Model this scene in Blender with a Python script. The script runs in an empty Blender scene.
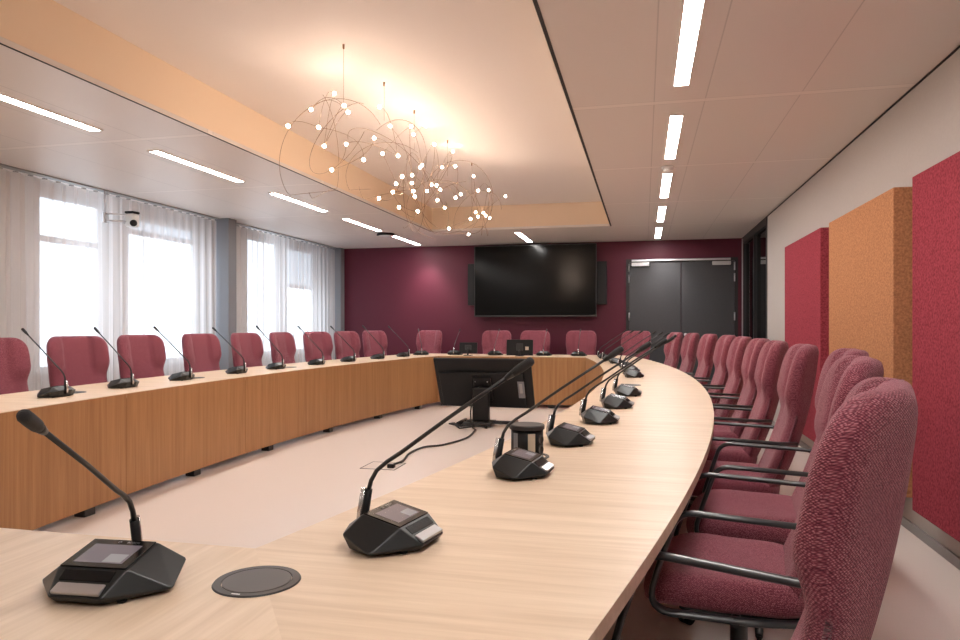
import bpy, bmesh, math, random
from mathutils import Vector, Matrix, Quaternion
random.seed(7)
PI = math.pi
SC = bpy.context.scene
COL = SC.collection

# ------------------------------------------------------------------ helpers
def MB():
    return bmesh.new()

def box(bm, x0, x1, y0, y1, z0, z1, bev=0.0, seg=2):
    t = bmesh.new()
    r = bmesh.ops.create_cube(t, size=1.0)
    for v in t.verts:
        v.co = Vector(((x0+x1)/2+v.co.x*(x1-x0), (y0+y1)/2+v.co.y*(y1-y0), (z0+z1)/2+v.co.z*(z1-z0)))
    if bev > 0:
        bmesh.ops.bevel(t, geom=t.edges[:], offset=bev, segments=seg, profile=.5, affect='EDGES')
    merge(bm, t)

def merge(bm, t, M=None):
    mp = {}
    for v in t.verts:
        mp[v] = bm.verts.new(M @ v.co if M else v.co)
    for f in t.faces:
        try:
            nf = bm.faces.new([mp[v] for v in f.verts]); nf.smooth = f.smooth
        except ValueError:
            pass
    t.free()

def tube(bm, pts, r, n=8, ry=None, up=None, caps=True):
    """sweep an ellipse (r, ry) along pts; r may be a list"""
    pts = [Vector(p) for p in pts]
    N = len(pts)
    rs = r if isinstance(r, (list, tuple)) else [r]*N
    nrm = None
    rings = []
    for i in range(N):
        if i == 0: d = pts[1]-pts[0]
        elif i == N-1: d = pts[-1]-pts[-2]
        else: d = (pts[i+1]-pts[i]).normalized()+(pts[i]-pts[i-1]).normalized()
        d.normalize()
        if nrm is None:
            a = Vector(up) if up else (Vector((0,0,1)) if abs(d.z) < .9 else Vector((1,0,0)))
            nrm = (a - d*a.dot(d)).normalized()
        else:
            nrm = (nrm - d*nrm.dot(d)).normalized()
        b = d.cross(nrm)
        k = (ry/rs[0]) if ry else 1.0
        rings.append([bm.verts.new(pts[i]+nrm*rs[i]*math.cos(2*PI*j/n)+b*rs[i]*k*math.sin(2*PI*j/n)) for j in range(n)])
    for i in range(N-1):
        for j in range(n):
            f = bm.faces.new((rings[i][j], rings[i][(j+1) % n], rings[i+1][(j+1) % n], rings[i+1][j])); f.smooth = True
    if caps:
        bm.faces.new(rings[0][::-1]); bm.faces.new(rings[-1])

def lathe(bm, prof, cx=0, cy=0, n=32, smooth=True, M=None):
    """prof: list of (r, z)"""
    rings = []
    for r, z in prof:
        if r < 1e-6:
            p = Vector((cx, cy, z)); rings.append([bm.verts.new(M @ p if M else p)])
        else:
            L = []
            for j in range(n):
                p = Vector((cx+r*math.cos(2*PI*j/n), cy+r*math.sin(2*PI*j/n), z))
                L.append(bm.verts.new(M @ p if M else p))
            rings.append(L)
    for a, b in zip(rings, rings[1:]):
        for j in range(n):
            if len(a) == 1 and len(b) == 1: continue
            if len(a) == 1: f = bm.faces.new((a[0], b[j], b[(j+1) % n]))
            elif len(b) == 1: f = bm.faces.new((a[j], a[(j+1) % n], b[0]))
            else: f = bm.faces.new((a[j], a[(j+1) % n], b[(j+1) % n], b[j]))
            f.smooth = smooth

def prism(bm, pts, z0, z1, bev=0.0):
    t = bmesh.new()
    a = [t.verts.new((p[0], p[1], z0)) for p in pts]
    b = [t.verts.new((p[0], p[1], z1)) for p in pts]
    n = len(pts)
    t.faces.new(a[::-1]); t.faces.new(b)
    for i in range(n):
        t.faces.new((a[i], a[(i+1) % n], b[(i+1) % n], b[i]))
    bmesh.ops.recalc_face_normals(t, faces=t.faces[:])
    if bev:
        es = [e for e in t.edges if all(abs(v.co.z-z1) < 1e-6 for v in e.verts)]
        bmesh.ops.bevel(t, geom=es, offset=bev, segments=1, profile=.5, affect='EDGES')
    merge(bm, t)

def obj(name, bm, m, parent=None, world=False, fix=True):
    """link bm as one mesh object; world=True: bm is in world coordinates"""
    if fix: bmesh.ops.recalc_face_normals(bm, faces=bm.faces[:])
    if world and parent is not None:
        M = parent.matrix_world_cache if False else world_of(parent)
        bm.transform(M.inverted())
    me = bpy.data.meshes.new(name)
    bm.to_mesh(me); bm.free()
    o = bpy.data.objects.new(name, me)
    COL.objects.link(o)
    if m: me.materials.append(m)
    if parent is not None: o.parent = parent
    return o

def world_of(o):
    M = o.matrix_basis.copy()
    while o.parent:
        o = o.parent; M = o.matrix_basis @ M
    return M

def recentre(o):
    """put a single-mesh thing's origin at its base centre"""
    vs = [v.co for v in o.data.vertices]
    lo = Vector((min(v.x for v in vs), min(v.y for v in vs), min(v.z for v in vs)))
    hi = Vector((max(v.x for v in vs), max(v.y for v in vs), max(v.z for v in vs)))
    c = Vector(((lo.x+hi.x)/2, (lo.y+hi.y)/2, lo.z))
    o.data.transform(Matrix.Translation(-c)); o.location = o.location + c

def tag(o, label, cat, group=None):
    o['label'] = label; o['category'] = cat
    if group: o['group'] = group
    return o

def thing(name, label, cat, loc=(0,0,0), rz=0.0, group=None):
    o = bpy.data.objects.new(name, None); COL.objects.link(o)
    o.empty_display_size = .1
    o.location = loc; o.rotation_euler = (0,0,rz)
    return tag(o, label, cat, group)

def struct(name, bm, m, parent=None):
    o = obj(name, bm, m, parent)
    if parent is None: o['kind'] = 'structure'
    return o

def dup(root, loc, rz, label):
    """copy of a thing with copies of its parts and sub-parts"""
    r = root.copy(); COL.objects.link(r); r.location = loc; r.rotation_euler = (0,0,rz); r['label'] = label
    for ch in list(root.children):
        c = ch.copy(); COL.objects.link(c); c.parent = r
        for g in list(ch.children):
            d = g.copy(); COL.objects.link(d); d.parent = c
    return r

# ------------------------------------------------------------------ materials
def newmat(name):
    m = bpy.data.materials.new(name); m.use_nodes = True
    nt = m.node_tree
    return m, nt, nt.nodes['Principled BSDF']

def mat(name, c, rough=.5, metal=0.0, spec=.5, emit=None, es=0.0, coat=0.0, noise=None):
    m, nt, b = newmat(name)
    b.inputs['Base Color'].default_value = (*c, 1)
    b.inputs['Roughness'].default_value = rough
    b.inputs['Metallic'].default_value = metal
    b.inputs['Specular IOR Level'].default_value = spec
    b.inputs['Coat Weight'].default_value = coat
    if emit:
        b.inputs['Emission Color'].default_value = (*emit, 1); b.inputs['Emission Strength'].default_value = es
    if noise:   # (scale, amount): slight unevenness of the surface colour + bump
        tc = nt.nodes.new('ShaderNodeTexCoord'); n = nt.nodes.new('ShaderNodeTexNoise')
        n.inputs['Scale'].default_value = noise[0]; n.inputs['Detail'].default_value = 4
        nt.links.new(tc.outputs['Object'], n.inputs['Vector'])
        r = nt.nodes.new('ShaderNodeValToRGB')
        k = noise[1]
        r.color_ramp.elements[0].position = .3; r.color_ramp.elements[1].position = .7
        r.color_ramp.elements[0].color = tuple(max(0, v*(1-k)) for v in c)+(1,)
        r.color_ramp.elements[1].color = tuple(min(1, v*(1+k)) for v in c)+(1,)
        nt.links.new(n.outputs['Fac'], r.inputs['Fac']); nt.links.new(r.outputs['Color'], b.inputs['Base Color'])
        if len(noise) > 2:
            bp = nt.nodes.new('ShaderNodeBump'); bp.inputs['Strength'].default_value = noise[2]; bp.inputs['Distance'].default_value = .004
            nt.links.new(n.outputs['Fac'], bp.inputs['Height']); nt.links.new(bp.outputs['Normal'], b.inputs['Normal'])
    return m

def wood(name, c1, c2, scale, rough=.42):
    m, nt, b = newmat(name)
    tc = nt.nodes.new('ShaderNodeTexCoord'); mp = nt.nodes.new('ShaderNodeMapping')
    mp.inputs['Scale'].default_value = scale
    oi = nt.nodes.new('ShaderNodeObjectInfo')
    va = nt.nodes.new('ShaderNodeVectorMath'); va.operation = 'MULTIPLY_ADD'
    va.inputs[1].default_value = (1,1,1)
    nt.links.new(tc.outputs['Object'], mp.inputs['Vector'])
    nt.links.new(mp.outputs['Vector'], va.inputs[0])
    sc = nt.nodes.new('ShaderNodeMath'); sc.operation = 'MULTIPLY'; sc.inputs[1].default_value = 37.0
    nt.links.new(oi.outputs['Random'], sc.inputs[0]); nt.links.new(sc.outputs[0], va.inputs[2])
    n1 = nt.nodes.new('ShaderNodeTexNoise'); n1.inputs['Scale'].default_value = 1.0; n1.inputs['Detail'].default_value = 5; n1.inputs['Distortion'].default_value = .6
    nt.links.new(va.outputs[0], n1.inputs['Vector'])
    n2 = nt.nodes.new('ShaderNodeTexNoise'); n2.inputs['Scale'].default_value = 4.5; n2.inputs['Detail'].default_value = 3
    nt.links.new(va.outputs[0], n2.inputs['Vector'])
    ad = nt.nodes.new('ShaderNodeMath'); ad.operation = 'MULTIPLY_ADD'; ad.inputs[1].default_value = .45
    nt.links.new(n2.outputs['Fac'], ad.inputs[0]); nt.links.new(n1.outputs['Fac'], ad.inputs[2])
    # each panel a touch lighter or darker than its neighbour
    rr = nt.nodes.new('ShaderNodeMath'); rr.operation = 'MULTIPLY_ADD'; rr.inputs[1].default_value = .10
    nt.links.new(oi.outputs['Random'], rr.inputs[0]); nt.links.new(ad.outputs[0], rr.inputs[2])
    r = nt.nodes.new('ShaderNodeValToRGB')
    r.color_ramp.elements[0].position = .5; r.color_ramp.elements[1].position = 1.02
    r.color_ramp.elements[0].color = (*c1, 1); r.color_ramp.elements[1].color = (*c2, 1)
    nt.links.new(rr.outputs[0], r.inputs['Fac']); nt.links.new(r.outputs['Color'], b.inputs['Base Color'])
    b.inputs['Roughness'].default_value = rough; b.inputs['Specular IOR Level'].default_value = .35
    bp = nt.nodes.new('ShaderNodeBump'); bp.inputs['Strength'].default_value = .06; bp.inputs['Distance'].default_value = .002
    nt.links.new(n2.outputs['Fac'], bp.inputs['Height']); nt.links.new(bp.outputs['Normal'], b.inputs['Normal'])
    return m

def fabric(name, dark, mid, light):
    """coarse two-tone weave in the cloth's own UVs (metres)"""
    m, nt, b = newmat(name)
    tc = nt.nodes.new('ShaderNodeTexCoord')
    mp = nt.nodes.new('ShaderNodeMapping'); mp.inputs['Rotation'].default_value = (0,0,math.radians(38)); mp.inputs['Scale'].default_value = (1,1.5,1)
    nt.links.new(tc.outputs['UV'], mp.inputs['Vector'])
    ck = nt.nodes.new('ShaderNodeTexVoronoi'); ck.inputs['Scale'].default_value = 205; ck.inputs['Randomness'].default_value = .35
    nt.links.new(mp.outputs['Vector'], ck.inputs['Vector'])
    nz = nt.nodes.new('ShaderNodeTexNoise'); nz.inputs['Scale'].default_value = 240; nz.inputs['Detail'].default_value = 2
    nt.links.new(mp.outputs['Vector'], nz.inputs['Vector'])
    r = nt.nodes.new('ShaderNodeValToRGB')
    e = r.color_ramp.elements
    e[0].position = .12; e[0].color = (*light, 1)
    e[1].position = .75; e[1].color = (*dark, 1)
    x = e.new(.42); x.color = (*mid, 1)
    nt.links.new(ck.outputs['Distance'], r.inputs['Fac'])
    mx = nt.nodes.new('ShaderNodeMixRGB'); mx.blend_type = 'MULTIPLY'; mx.inputs['Fac'].default_value = .55
    r2 = nt.nodes.new('ShaderNodeValToRGB'); r2.color_ramp.elements[0].position = .35; r2.color_ramp.elements[1].position = .62
    r2.color_ramp.elements[0].color = (.35,.3,.36,1); r2.color_ramp.elements[1].color = (1.0,1.0,1.0,1)
    nt.links.new(nz.outputs['Fac'], r2.inputs['Fac'])
    nt.links.new(r.outputs['Color'], mx.inputs['Color1']); nt.links.new(r2.outputs['Color'], mx.inputs['Color2'])
    nt.links.new(mx.outputs['Color'], b.inputs['Base Color'])
    bp = nt.nodes.new('ShaderNodeBump'); bp.inputs['Strength'].default_value = .9; bp.inputs['Distance'].default_value = .003; bp.invert = True
    nt.links.new(ck.outputs['Distance'], bp.inputs['Height']); nt.links.new(bp.outputs['Normal'], b.inputs['Normal'])
    b.inputs['Roughness'].default_value = .9; b.inputs['Specular IOR Level'].default_value = .15
    b.inputs['Sheen Weight'].default_value = .35; b.inputs['Sheen Roughness'].default_value = .4
    b.inputs['Sheen Tint'].default_value = (1,.75,.78,1)
    return m

def emis(name, c, s):
    m = bpy.data.materials.new(name); m.use_nodes = True
    nt = m.node_tree; nt.nodes.clear()
    e = nt.nodes.new('ShaderNodeEmission'); e.inputs['Color'].default_value = (*c,1); e.inputs['Strength'].default_value = s
    o = nt.nodes.new('ShaderNodeOutputMaterial'); nt.links.new(e.outputs[0], o.inputs['Surface'])
    return m

def glassmat(name, tint, gloss=.08, rough=.02):
    m = bpy.data.materials.new(name); m.use_nodes = True
    nt = m.node_tree; nt.nodes.clear()
    t = nt.nodes.new('ShaderNodeBsdfTransparent'); t.inputs['Color'].default_value = (*tint,1)
    g = nt.nodes.new('ShaderNodeBsdfGlossy'); g.inputs['Roughness'].default_value = rough
    fr = nt.nodes.new('ShaderNodeFresnel'); fr.inputs['IOR'].default_value = 1.5
    mx = nt.nodes.new('ShaderNodeMixShader'); o = nt.nodes.new('ShaderNodeOutputMaterial')
    ge = nt.nodes.new('ShaderNodeNewGeometry'); inv = nt.nodes.new('ShaderNodeMath'); inv.operation = 'SUBTRACT'; inv.inputs[0].default_value = 1.0
    mu = nt.nodes.new('ShaderNodeMath'); mu.operation = 'MULTIPLY'
    nt.links.new(ge.outputs['Backfacing'], inv.inputs[1]); nt.links.new(inv.outputs[0], mu.inputs[0]); nt.links.new(fr.outputs[0], mu.inputs[1])
    nt.links.new(mu.outputs[0], mx.inputs['Fac']); nt.links.new(t.outputs[0], mx.inputs[1]); nt.links.new(g.outputs[0], mx.inputs[2])
    nt.links.new(mx.outputs[0], o.inputs['Surface'])
    return m

def sheer(name):
    m = bpy.data.materials.new(name); m.use_nodes = True
    nt = m.node_tree; nt.nodes.clear()
    t = nt.nodes.new('ShaderNodeBsdfTransparent'); t.inputs['Color'].default_value = (1,1,1,1)
    tl = nt.nodes.new('ShaderNodeBsdfTranslucent'); tl.inputs['Color'].default_value = (.88,.86,.86,1)
    d = nt.nodes.new('ShaderNodeBsdfDiffuse'); d.inputs['Color'].default_value = (.86,.82,.81,1)
    m1 = nt.nodes.new('ShaderNodeMixShader'); m1.inputs['Fac'].default_value = .5
    nt.links.new(tl.outputs[0], m1.inputs[1]); nt.links.new(d.outputs[0], m1.inputs[2])
    # woven: the more edge-on the cloth, the denser it gets
    lw = nt.nodes.new('ShaderNodeLayerWeight'); lw.inputs['Blend'].default_value = .35
    mr = nt.nodes.new('ShaderNodeMapRange'); mr.inputs['To Min'].default_value = .56; mr.inputs['To Max'].default_value = .88
    nt.links.new(lw.outputs['Facing'], mr.inputs['Value'])
    m2 = nt.nodes.new('ShaderNodeMixShader'); o = nt.nodes.new('ShaderNodeOutputMaterial')
    nt.links.new(mr.outputs[0], m2.inputs['Fac']); nt.links.new(t.outputs[0], m2.inputs[1]); nt.links.new(m1.outputs[0], m2.inputs[2])
    nt.links.new(m2.outputs[0], o.inputs['Surface'])
    return m

def ceilmat(name, c):
    """metal ceiling panels: thin joints every 1.82 m along the room, and long joints beside the lamp strip"""
    m, nt, b = newmat(name)
    tc = nt.nodes.new('ShaderNodeTexCoord'); sp = nt.nodes.new('ShaderNodeSeparateXYZ')
    nt.links.new(tc.outputs['Object'], sp.inputs[0])
    def M(op, a, bb=None, cc=None):
        n = nt.nodes.new('ShaderNodeMath'); n.operation = op
        for i, v in enumerate((a, bb, cc)):
            if v is None: continue
            if isinstance(v, (int, float)): n.inputs[i].default_value = v
            else: nt.links.new(v, n.inputs[i])
        return n.outputs[0]
    masks = []
    fy = M('PINGPONG', M('SUBTRACT', sp.outputs['Y'], 4.49), .91)
    masks.append(M('LESS_THAN', M('ABSOLUTE', M('SUBTRACT', fy, .032)), .0035))
    for xs in (.06, .363, .91, -3.93, -3.61, -4.55):
        masks.append(M('LESS_THAN', M('ABSOLUTE', M('SUBTRACT', sp.outputs['X'], xs)), .0035))
    tot = masks[0]
    for k in masks[1:]: tot = M('MAXIMUM', tot, k)
    band = M('LESS_THAN', fy, .03)     # the flush carrier profile between two panels
    mx = nt.nodes.new('ShaderNodeMixRGB'); mx.inputs['Color1'].default_value = (*c,1); mx.inputs['Color2'].default_value = tuple(v*.72 for v in c)+(1,)
    mb = nt.nodes.new('ShaderNodeMixRGB'); mb.inputs['Color2'].default_value = tuple(min(1, v*1.12) for v in c)+(1,)
    nt.links.new(M('MULTIPLY', tot, .8), mx.inputs['Fac'])
    nt.links.new(mx.outputs[0], mb.inputs['Color1']); nt.links.new(M('MULTIPLY', band, .8), mb.inputs['Fac'])
    nt.links.new(mb.outputs[0], b.inputs['Base Color'])
    b.inputs['Roughness'].default_value = .40; b.inputs['Metallic'].default_value = 0; b.inputs['Specular IOR Level'].default_value = .5
    return m

M_ceil = ceilmat('ceiling_panels', (.80,.745,.70))
M_recess = mat('recess_plaster', (.90,.84,.80), .6, spec=.3)
M_cream = mat('recess_cream', (.90,.73,.55), .6, spec=.3)
M_wall = mat('wall_paint', (.55,.505,.475), .7, spec=.2, noise=(60,.02))
M_maroon = mat('maroon_paint', (.098,.012,.028), .55, spec=.35, noise=(40,.03))
M_floor = mat('floor_vinyl', (.74,.65,.60), .33, spec=.4, noise=(180,.03))
M_skirt = mat('skirting_grey', (.33,.325,.32), .5)
M_black = mat('black_gap', (.012,.011,.011), .6)
M_frame = mat('black_frame', (.016,.016,.018), .35)
M_door = mat('door_grey', (.043,.043,.048), .45, noise=(30,.05))
M_alu = mat('aluminium', (.72,.72,.74), .3, metal=.9)
M_white = mat('white_plastic', (.78,.78,.78), .4)
M_column = mat('column_grey', (.23,.24,.265), .45, spec=.5)
M_winframe = mat('window_frame', (.75,.76,.78), .4)
M_glass = glassmat('window_glass', (.96,.98,1))
M_tint = glassmat('tinted_glass', (.60,.61,.63))
M_dglass = glassmat('dark_glass', (.25,.26,.28))
M_sheer = sheer('sheer_cloth')
OAK1, OAK2 = (.63,.465,.325), (.78,.615,.465)
M_oakx = wood('oak_grain_across', OAK1, OAK2, (1.6, 26, 26))
M_oaky = wood('oak_grain_along', OAK1, OAK2, (26, 1.6, 26))
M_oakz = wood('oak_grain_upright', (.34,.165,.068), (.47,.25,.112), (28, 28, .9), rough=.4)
M_edge = wood('oak_edge', (.46,.29,.16), (.62,.42,.25), (6, 6, 60))
M_fab = fabric('rose_weave', (.11,.020,.042), (.32,.078,.108), (.66,.27,.31))
M_blk = mat('black_metal', (.018,.018,.02), .32, spec=.5)
M_arm = mat('black_arm', (.022,.023,.026), .3, spec=.6)
M_plas = mat('black_plastic', (.008,.008,.009), .45, spec=.3)
M_unit = mat('unit_black', (.012,.0135,.0145), .33, spec=.42)
M_unit2 = mat('unit_grille', (.010,.011,.012), .6)
M_bezel = mat('screen_bezel', (.006,.006,.007), .2, spec=.25)
M_lcd = mat('screen_lit', (.03,.025,.03), .25, spec=.2, emit=(.42,.33,.36), es=.27)
M_lcd2 = mat('screen_tile', (.05,.05,.05), .25, spec=.2, emit=(.60,.55,.56), es=.36)
M_silver = mat('silver_lever', (.45,.44,.45), .3, metal=.7)
M_chrome = mat('brushed_clip', (.60,.60,.62), .25, metal=.85)
M_foam = mat('mic_foam', (.010,.010,.012), .55, noise=(900,.5,.6))
M_grom = mat('grommet_bronze', (.042,.036,.037), .42, spec=.5)
M_grom2 = mat('grommet_ring', (.022,.02,.021), .45)
M_tv = mat('tv_glass', (.004,.004,.004), .16, spec=.16)
M_tvf = mat('tv_frame', (.03,.03,.03), .4)
M_felt_red = mat('felt_red', (.34,.056,.078), .95, spec=.05, noise=(85,.34,.5))
M_felt_or = mat('felt_ochre', (.50,.235,.12), .95, spec=.05, noise=(85,.24,.5))
M_wire = mat('brass_wire', (.30,.17,.09), .5, metal=.3)
M_bulb = emis('bulb_glow', (1.0,.765,.59), 165)
M_lamp = emis('lamp_diffuser', (1.0,.96,.92), 55)
M_beige = mat('beige_panel', (.55,.46,.36), .5)
M_cable = mat('cable_rubber', (.012,.012,.012), .5)
M_out = mat('outside_wall', (.5,.5,.5), .9)

# ------------------------------------------------------------------ room
XR, XL, YB, YN, ZC = 1.525, -5.68, 11.80, -2.2, 2.588
RX0, RX1, RY0, RY1, RZ = -3.06, -.465, 1.45, 9.92, 2.935

bm = MB(); box(bm, XL-.2, XR+1.6, YN-.2, YB+.2, -.1, 0); struct('floor', bm, M_floor)

bm = MB()
box(bm, XL-.1, RX0, YN-.1, YB+.1, ZC, ZC+.03)
box(bm, RX1, XR+1.6, YN-.1, YB+.1, ZC, ZC+.03)
box(bm, RX0, RX1, YN-.1, RY0, ZC, ZC+.03)
box(bm, RX0, RX1, RY1, YB+.1, ZC, ZC+.03)
ceil = struct('ceiling', bm, M_ceil)
bm = MB()
t = .02
box(bm, RX0-t, RX0, RY0-t, RY1+t, ZC+.031, RZ)
box(bm, RX1, RX1+t, RY0-t, RY1+t, ZC+.031, RZ)
box(bm, RX0, RX1, RY0-t, RY0, ZC+.031, RZ)
box(bm, RX0, RX1, RY1, RY1+t, ZC+.031, RZ)
bt = MB(); box(bt, RX0-t, RX1+t, RY0-t, RY1+t, RZ, RZ+.03); struct('recess_top', bt, M_recess, ceil)
struct('recess_side', bm, M_cream, ceil)
bm = MB()      # dark shadow joint beside the recess, right; hairline on the left
box(bm, RX1+.004, RX1+.022, RY0, RY1, ZC-.004, ZC-.0005)
box(bm, RX0-.012, RX0-.002, RY0, RY1, ZC-.004, ZC-.0005)
struct('trim_1', bm, M_black)
bm = MB(); box(bm, XR-.012, XR-.001, YN, YB-.02, ZC-.007, ZC-.001); struct('trim_2', bm, M_black)
bm = MB(); box(bm, XL+.25, XL+.33, YN, 8.05, ZC-.012, ZC-.001); box(bm, XL+.25, XL+.33, 8.25, 11.6, ZC-.012, ZC-.001); struct('trim_3', bm, M_skirt)

# right wall with the dark glazed partition at its far end
GY0, GY1 = 9.50, 11.70
bm = MB(); box(bm, XR, XR+.12, YN-.12, GY0, 0, ZC+.03); box(bm, XR, XR+.12, GY1, YB+.12, 0, ZC+.03); struct('wall_right', bm, M_wall)
bm = MB(); box(bm, XR-.012, XR, YN, GY0-.01, 0, .055); struct('baseboard_right', bm, M_skirt)
# back wall
bm = MB(); box(bm, XL-.12, XR+1.6, YB, YB+.12, 0, ZC+.03); struct('wall_back', bm, M_maroon)
# near wall (behind the viewer)
bm = MB(); box(bm, XL-.12, XR+.12, YN-.12, YN, 0, ZC+.03); struct('wall_near', bm, M_wall)
# corridor behind the partition
bm = MB(); box(bm, XR+1.5, XR+1.6, 8.6, YB, 0, ZC); box(bm, XR+.12, XR+1.5, 8.5, 8.6, 0, ZC); struct('wall_corridor', bm, M_door)

# left wall with four windows
WIN = [(5.56,6.40,2.50,2.05), (6.76,8.02,2.46,2.27), (9.20,10.10,2.52,None), (10.38,11.38,2.50,1.85)]
SILL = .75
bm = MB()
ys = [YN-.12]
for a, b_, zt, zm in WIN: ys += [a, b_]
ys += [YB+.12]
for i in range(0, len(ys), 2): box(bm, XL-.05, XL, ys[i], ys[i+1], 0, ZC+.03)
for a, b_, zt, zm in WIN:
    box(bm, XL-.05, XL, a, b_, 0, SILL); box(bm, XL-.05, XL, a, b_, zt, ZC+.03)
struct('wall_left', bm, M_wall)
for i, (a, b_, zt, zm) in enumerate(WIN):
    w = bpy.data.objects.new('window_%d' % (i+1), None); COL.objects.link(w); w['kind'] = 'structure'
    w.location = (XL-.10, (a+b_)/2, SILL)
    bm = MB(); f = .05
    box(bm, XL-.05, XL-.005, a, a+f, SILL, zt); box(bm, XL-.05, XL-.005, b_-f, b_, SILL, zt)
    box(bm, XL-.05, XL-.005, a+f, b_-f, SILL, SILL+f); box(bm, XL-.05, XL-.005, a+f, b_-f, zt-f, zt)
    if zm: box(bm, XL-.05, XL-.005, a+f, b_-f, zm-.03, zm+.03)
    obj('window_frame', bm, M_winframe, w, world=True)
    bm = MB(); box(bm, XL-.030, XL-.024, a+f, b_-f, SILL+f, (zm-.03) if zm else zt-f); obj('pane', bm, M_glass, w, world=True)
    if zm:
        bm = MB(); box(bm, XL-.030, XL-.024, a+f, b_-f, zm+.03, zt-f)
        obj('pane', bm, M_tint if i in (1,3) else M_glass, w, world=True)
    bm = MB(); box(bm, XL-.005, XL+.06, a-.03, b_+.03, SILL-.03, SILL-.002, .004); obj('window_sill', bm, M_white, w, world=True)

# columns in front of the window wall
bm = MB(); box(bm, -5.43, -5.225, 8.06, 8.24, 0, ZC-.001, .004)
o = struct('column', bm, M_column)
bm = MB(); box(bm, -5.62, -5.29, 11.63, 11.795, 0, ZC-.001, .004); struct('column', bm, M_column)

# glazed partition
w = bpy.data.objects.new('window_5', None); COL.objects.link(w); w['kind'] = 'structure'; w.location = (XR+.05, (GY0+GY1)/2, 0)
bm = MB()
for a, b_ in ((GY0, GY0+.05), (GY1-.05, GY1), (10.55,10.63)): box(bm, XR-.01, XR+.09, a, b_, 0, ZC-.002)
box(bm, XR-.01, XR+.09, GY0+.05, GY1-.05, ZC-.10, ZC-.002); box(bm, XR-.01, XR+.09, GY0+.05, GY1-.05, 0, .10)
obj('window_frame', bm, M_frame, w, world=True)
for a, b_ in ((GY0+.05, 10.55), (10.63, GY1-.05)):
    bm = MB(); box(bm, XR+.035, XR+.045, a, b_, .10, ZC-.10); obj('pane', bm, M_dglass, w, world=True)
bm = MB(); box(bm, XR-.02, XR+.0, GY1+.005, GY1+.045, 0, ZC-.02); struct('trim_4', bm, M_alu)

# double door in the back wall
dr = bpy.data.objects.new('door_1', None); COL.objects.link(dr); dr['kind'] = 'structure'; dr.location = (.58, YB, 0)
DX0, DX1, DZ = -.29, 1.45, 2.285
bm = MB(); yd = YB-.03
box(bm, DX0, DX0+.05, yd, YB-.001, 0, DZ); box(bm, DX1-.05, DX1, yd, YB-.001, 0, DZ); box(bm, DX0+.05, DX1-.05, yd, YB-.001, DZ-.05, DZ)
obj('door_frame', bm, M_frame, dr, world=True)
DM = .58
for a, b_ in ((DX0+.052, DM-.004), (DM+.004, DX1-.052)):
    bm = MB(); box(bm, a, b_, YB-.028, YB-.002, .006, DZ-.053, .003); obj('door_leaf', bm, M_door, dr, world=True)
bm = MB(); box(bm, -.20, 1.34, YB-.065, YB-.031, 2.245, 2.275, .004); obj('closer_rail', bm, M_alu, dr, world=True)
for a in (-.20, 1.06):
    bm = MB(); box(bm, a, a+.28, YB-.085, YB-.03, 2.165, 2.225, .006); obj('door_closer', bm, M_alu, dr, world=True)
for x in (DX0+.05, DX1-.05):
    for z in (.25, 1.28, 1.9, 2.08):
        bm = MB(); lathe(bm, [(0,z),(.011,z),(.011,z+.13),(0,z+.13)], x, YB-.036, 10); obj('hinge', bm, M_alu, dr, world=True)
for s in (-1, 1):
    bm = MB(); x = DM+s*.07
    lathe(bm, [(0,0),(.025,0),(.025,.012),(0,.012)], 0, 0, 16, M=Matrix.Translation((x, YB-.03, 1.05)) @ Matrix.Rotation(PI/2, 4, 'X'))
    tube(bm, [(x, YB-.042, 1.05), (x, YB-.085, 1.05), (x+s*.12, YB-.085, 1.05)], .009, 8)
    obj('door_handle', bm, M_alu, dr, world=True)

# ------------------------------------------------------------------ curtains, rail
def curtain(y0, y1, label, seed):
    rnd = random.Random(seed)
    bm = MB(); ny = int((y1-y0)/.012); nz = 14
    ph = rnd.random()*6
    cols = []
    amp = [rnd.uniform(.7, 1.2) for _ in range(40)]
    for i in range(ny+1):
        y = y0+(y1-y0)*i/ny; L = []
        for k in range(nz+1):
            z = .02+(ZC-.035-.02)*k/nz
            s = (y-y0)/.15
            a = .016*amp[int(s) % 40]*(0.75+.25*k/nz)
            x = -5.40 + a*math.sin(2*PI*s+ph+.5*math.sin(1.3*s)) + .008*math.sin(2*PI*s*2.3+ph*2)*(1-k/nz)
            yy = y+.012*math.sin(4*PI*s+k*.15)
            L.append(bm.verts.new((x, min(max(yy, y0), y1), z)))
        cols.append(L)
    for a, b_ in zip(cols, cols[1:]):
        for k in range(nz):
            f = bm.faces.new((a[k], b_[k], b_[k+1], a[k+1])); f.smooth = True
    o = thing('sheer_curtain', label, 'curtain', (-5.40, (y0+y1)/2, .02), 0, 'sheer curtains along the window wall')
    obj('curtain_cloth', bm, M_sheer, o, world=True, fix=False)
    n = int((y1-y0)/.15)
    for i in range(n):
        y = y0+.075+i*(y1-y0-.1)/n
        bm = MB(); box(bm, -5.372, -5.352, y-.02, y+.02, ZC-.045, ZC-.033)
        obj('pleat_hook', bm, M_skirt, o, world=True)
curtain(4.2, 6.60, 'sheer white curtain at the left edge of the picture, left of the camera bracket', 1)
curtain(6.62, 8.03, 'sheer white curtain between the ceiling camera and the grey column', 2)
curtain(8.27, 10.23, 'sheer white curtain directly right of the grey column', 3)
curtain(10.25, 11.60, 'sheer white curtain ending at the maroon wall', 4)

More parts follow.
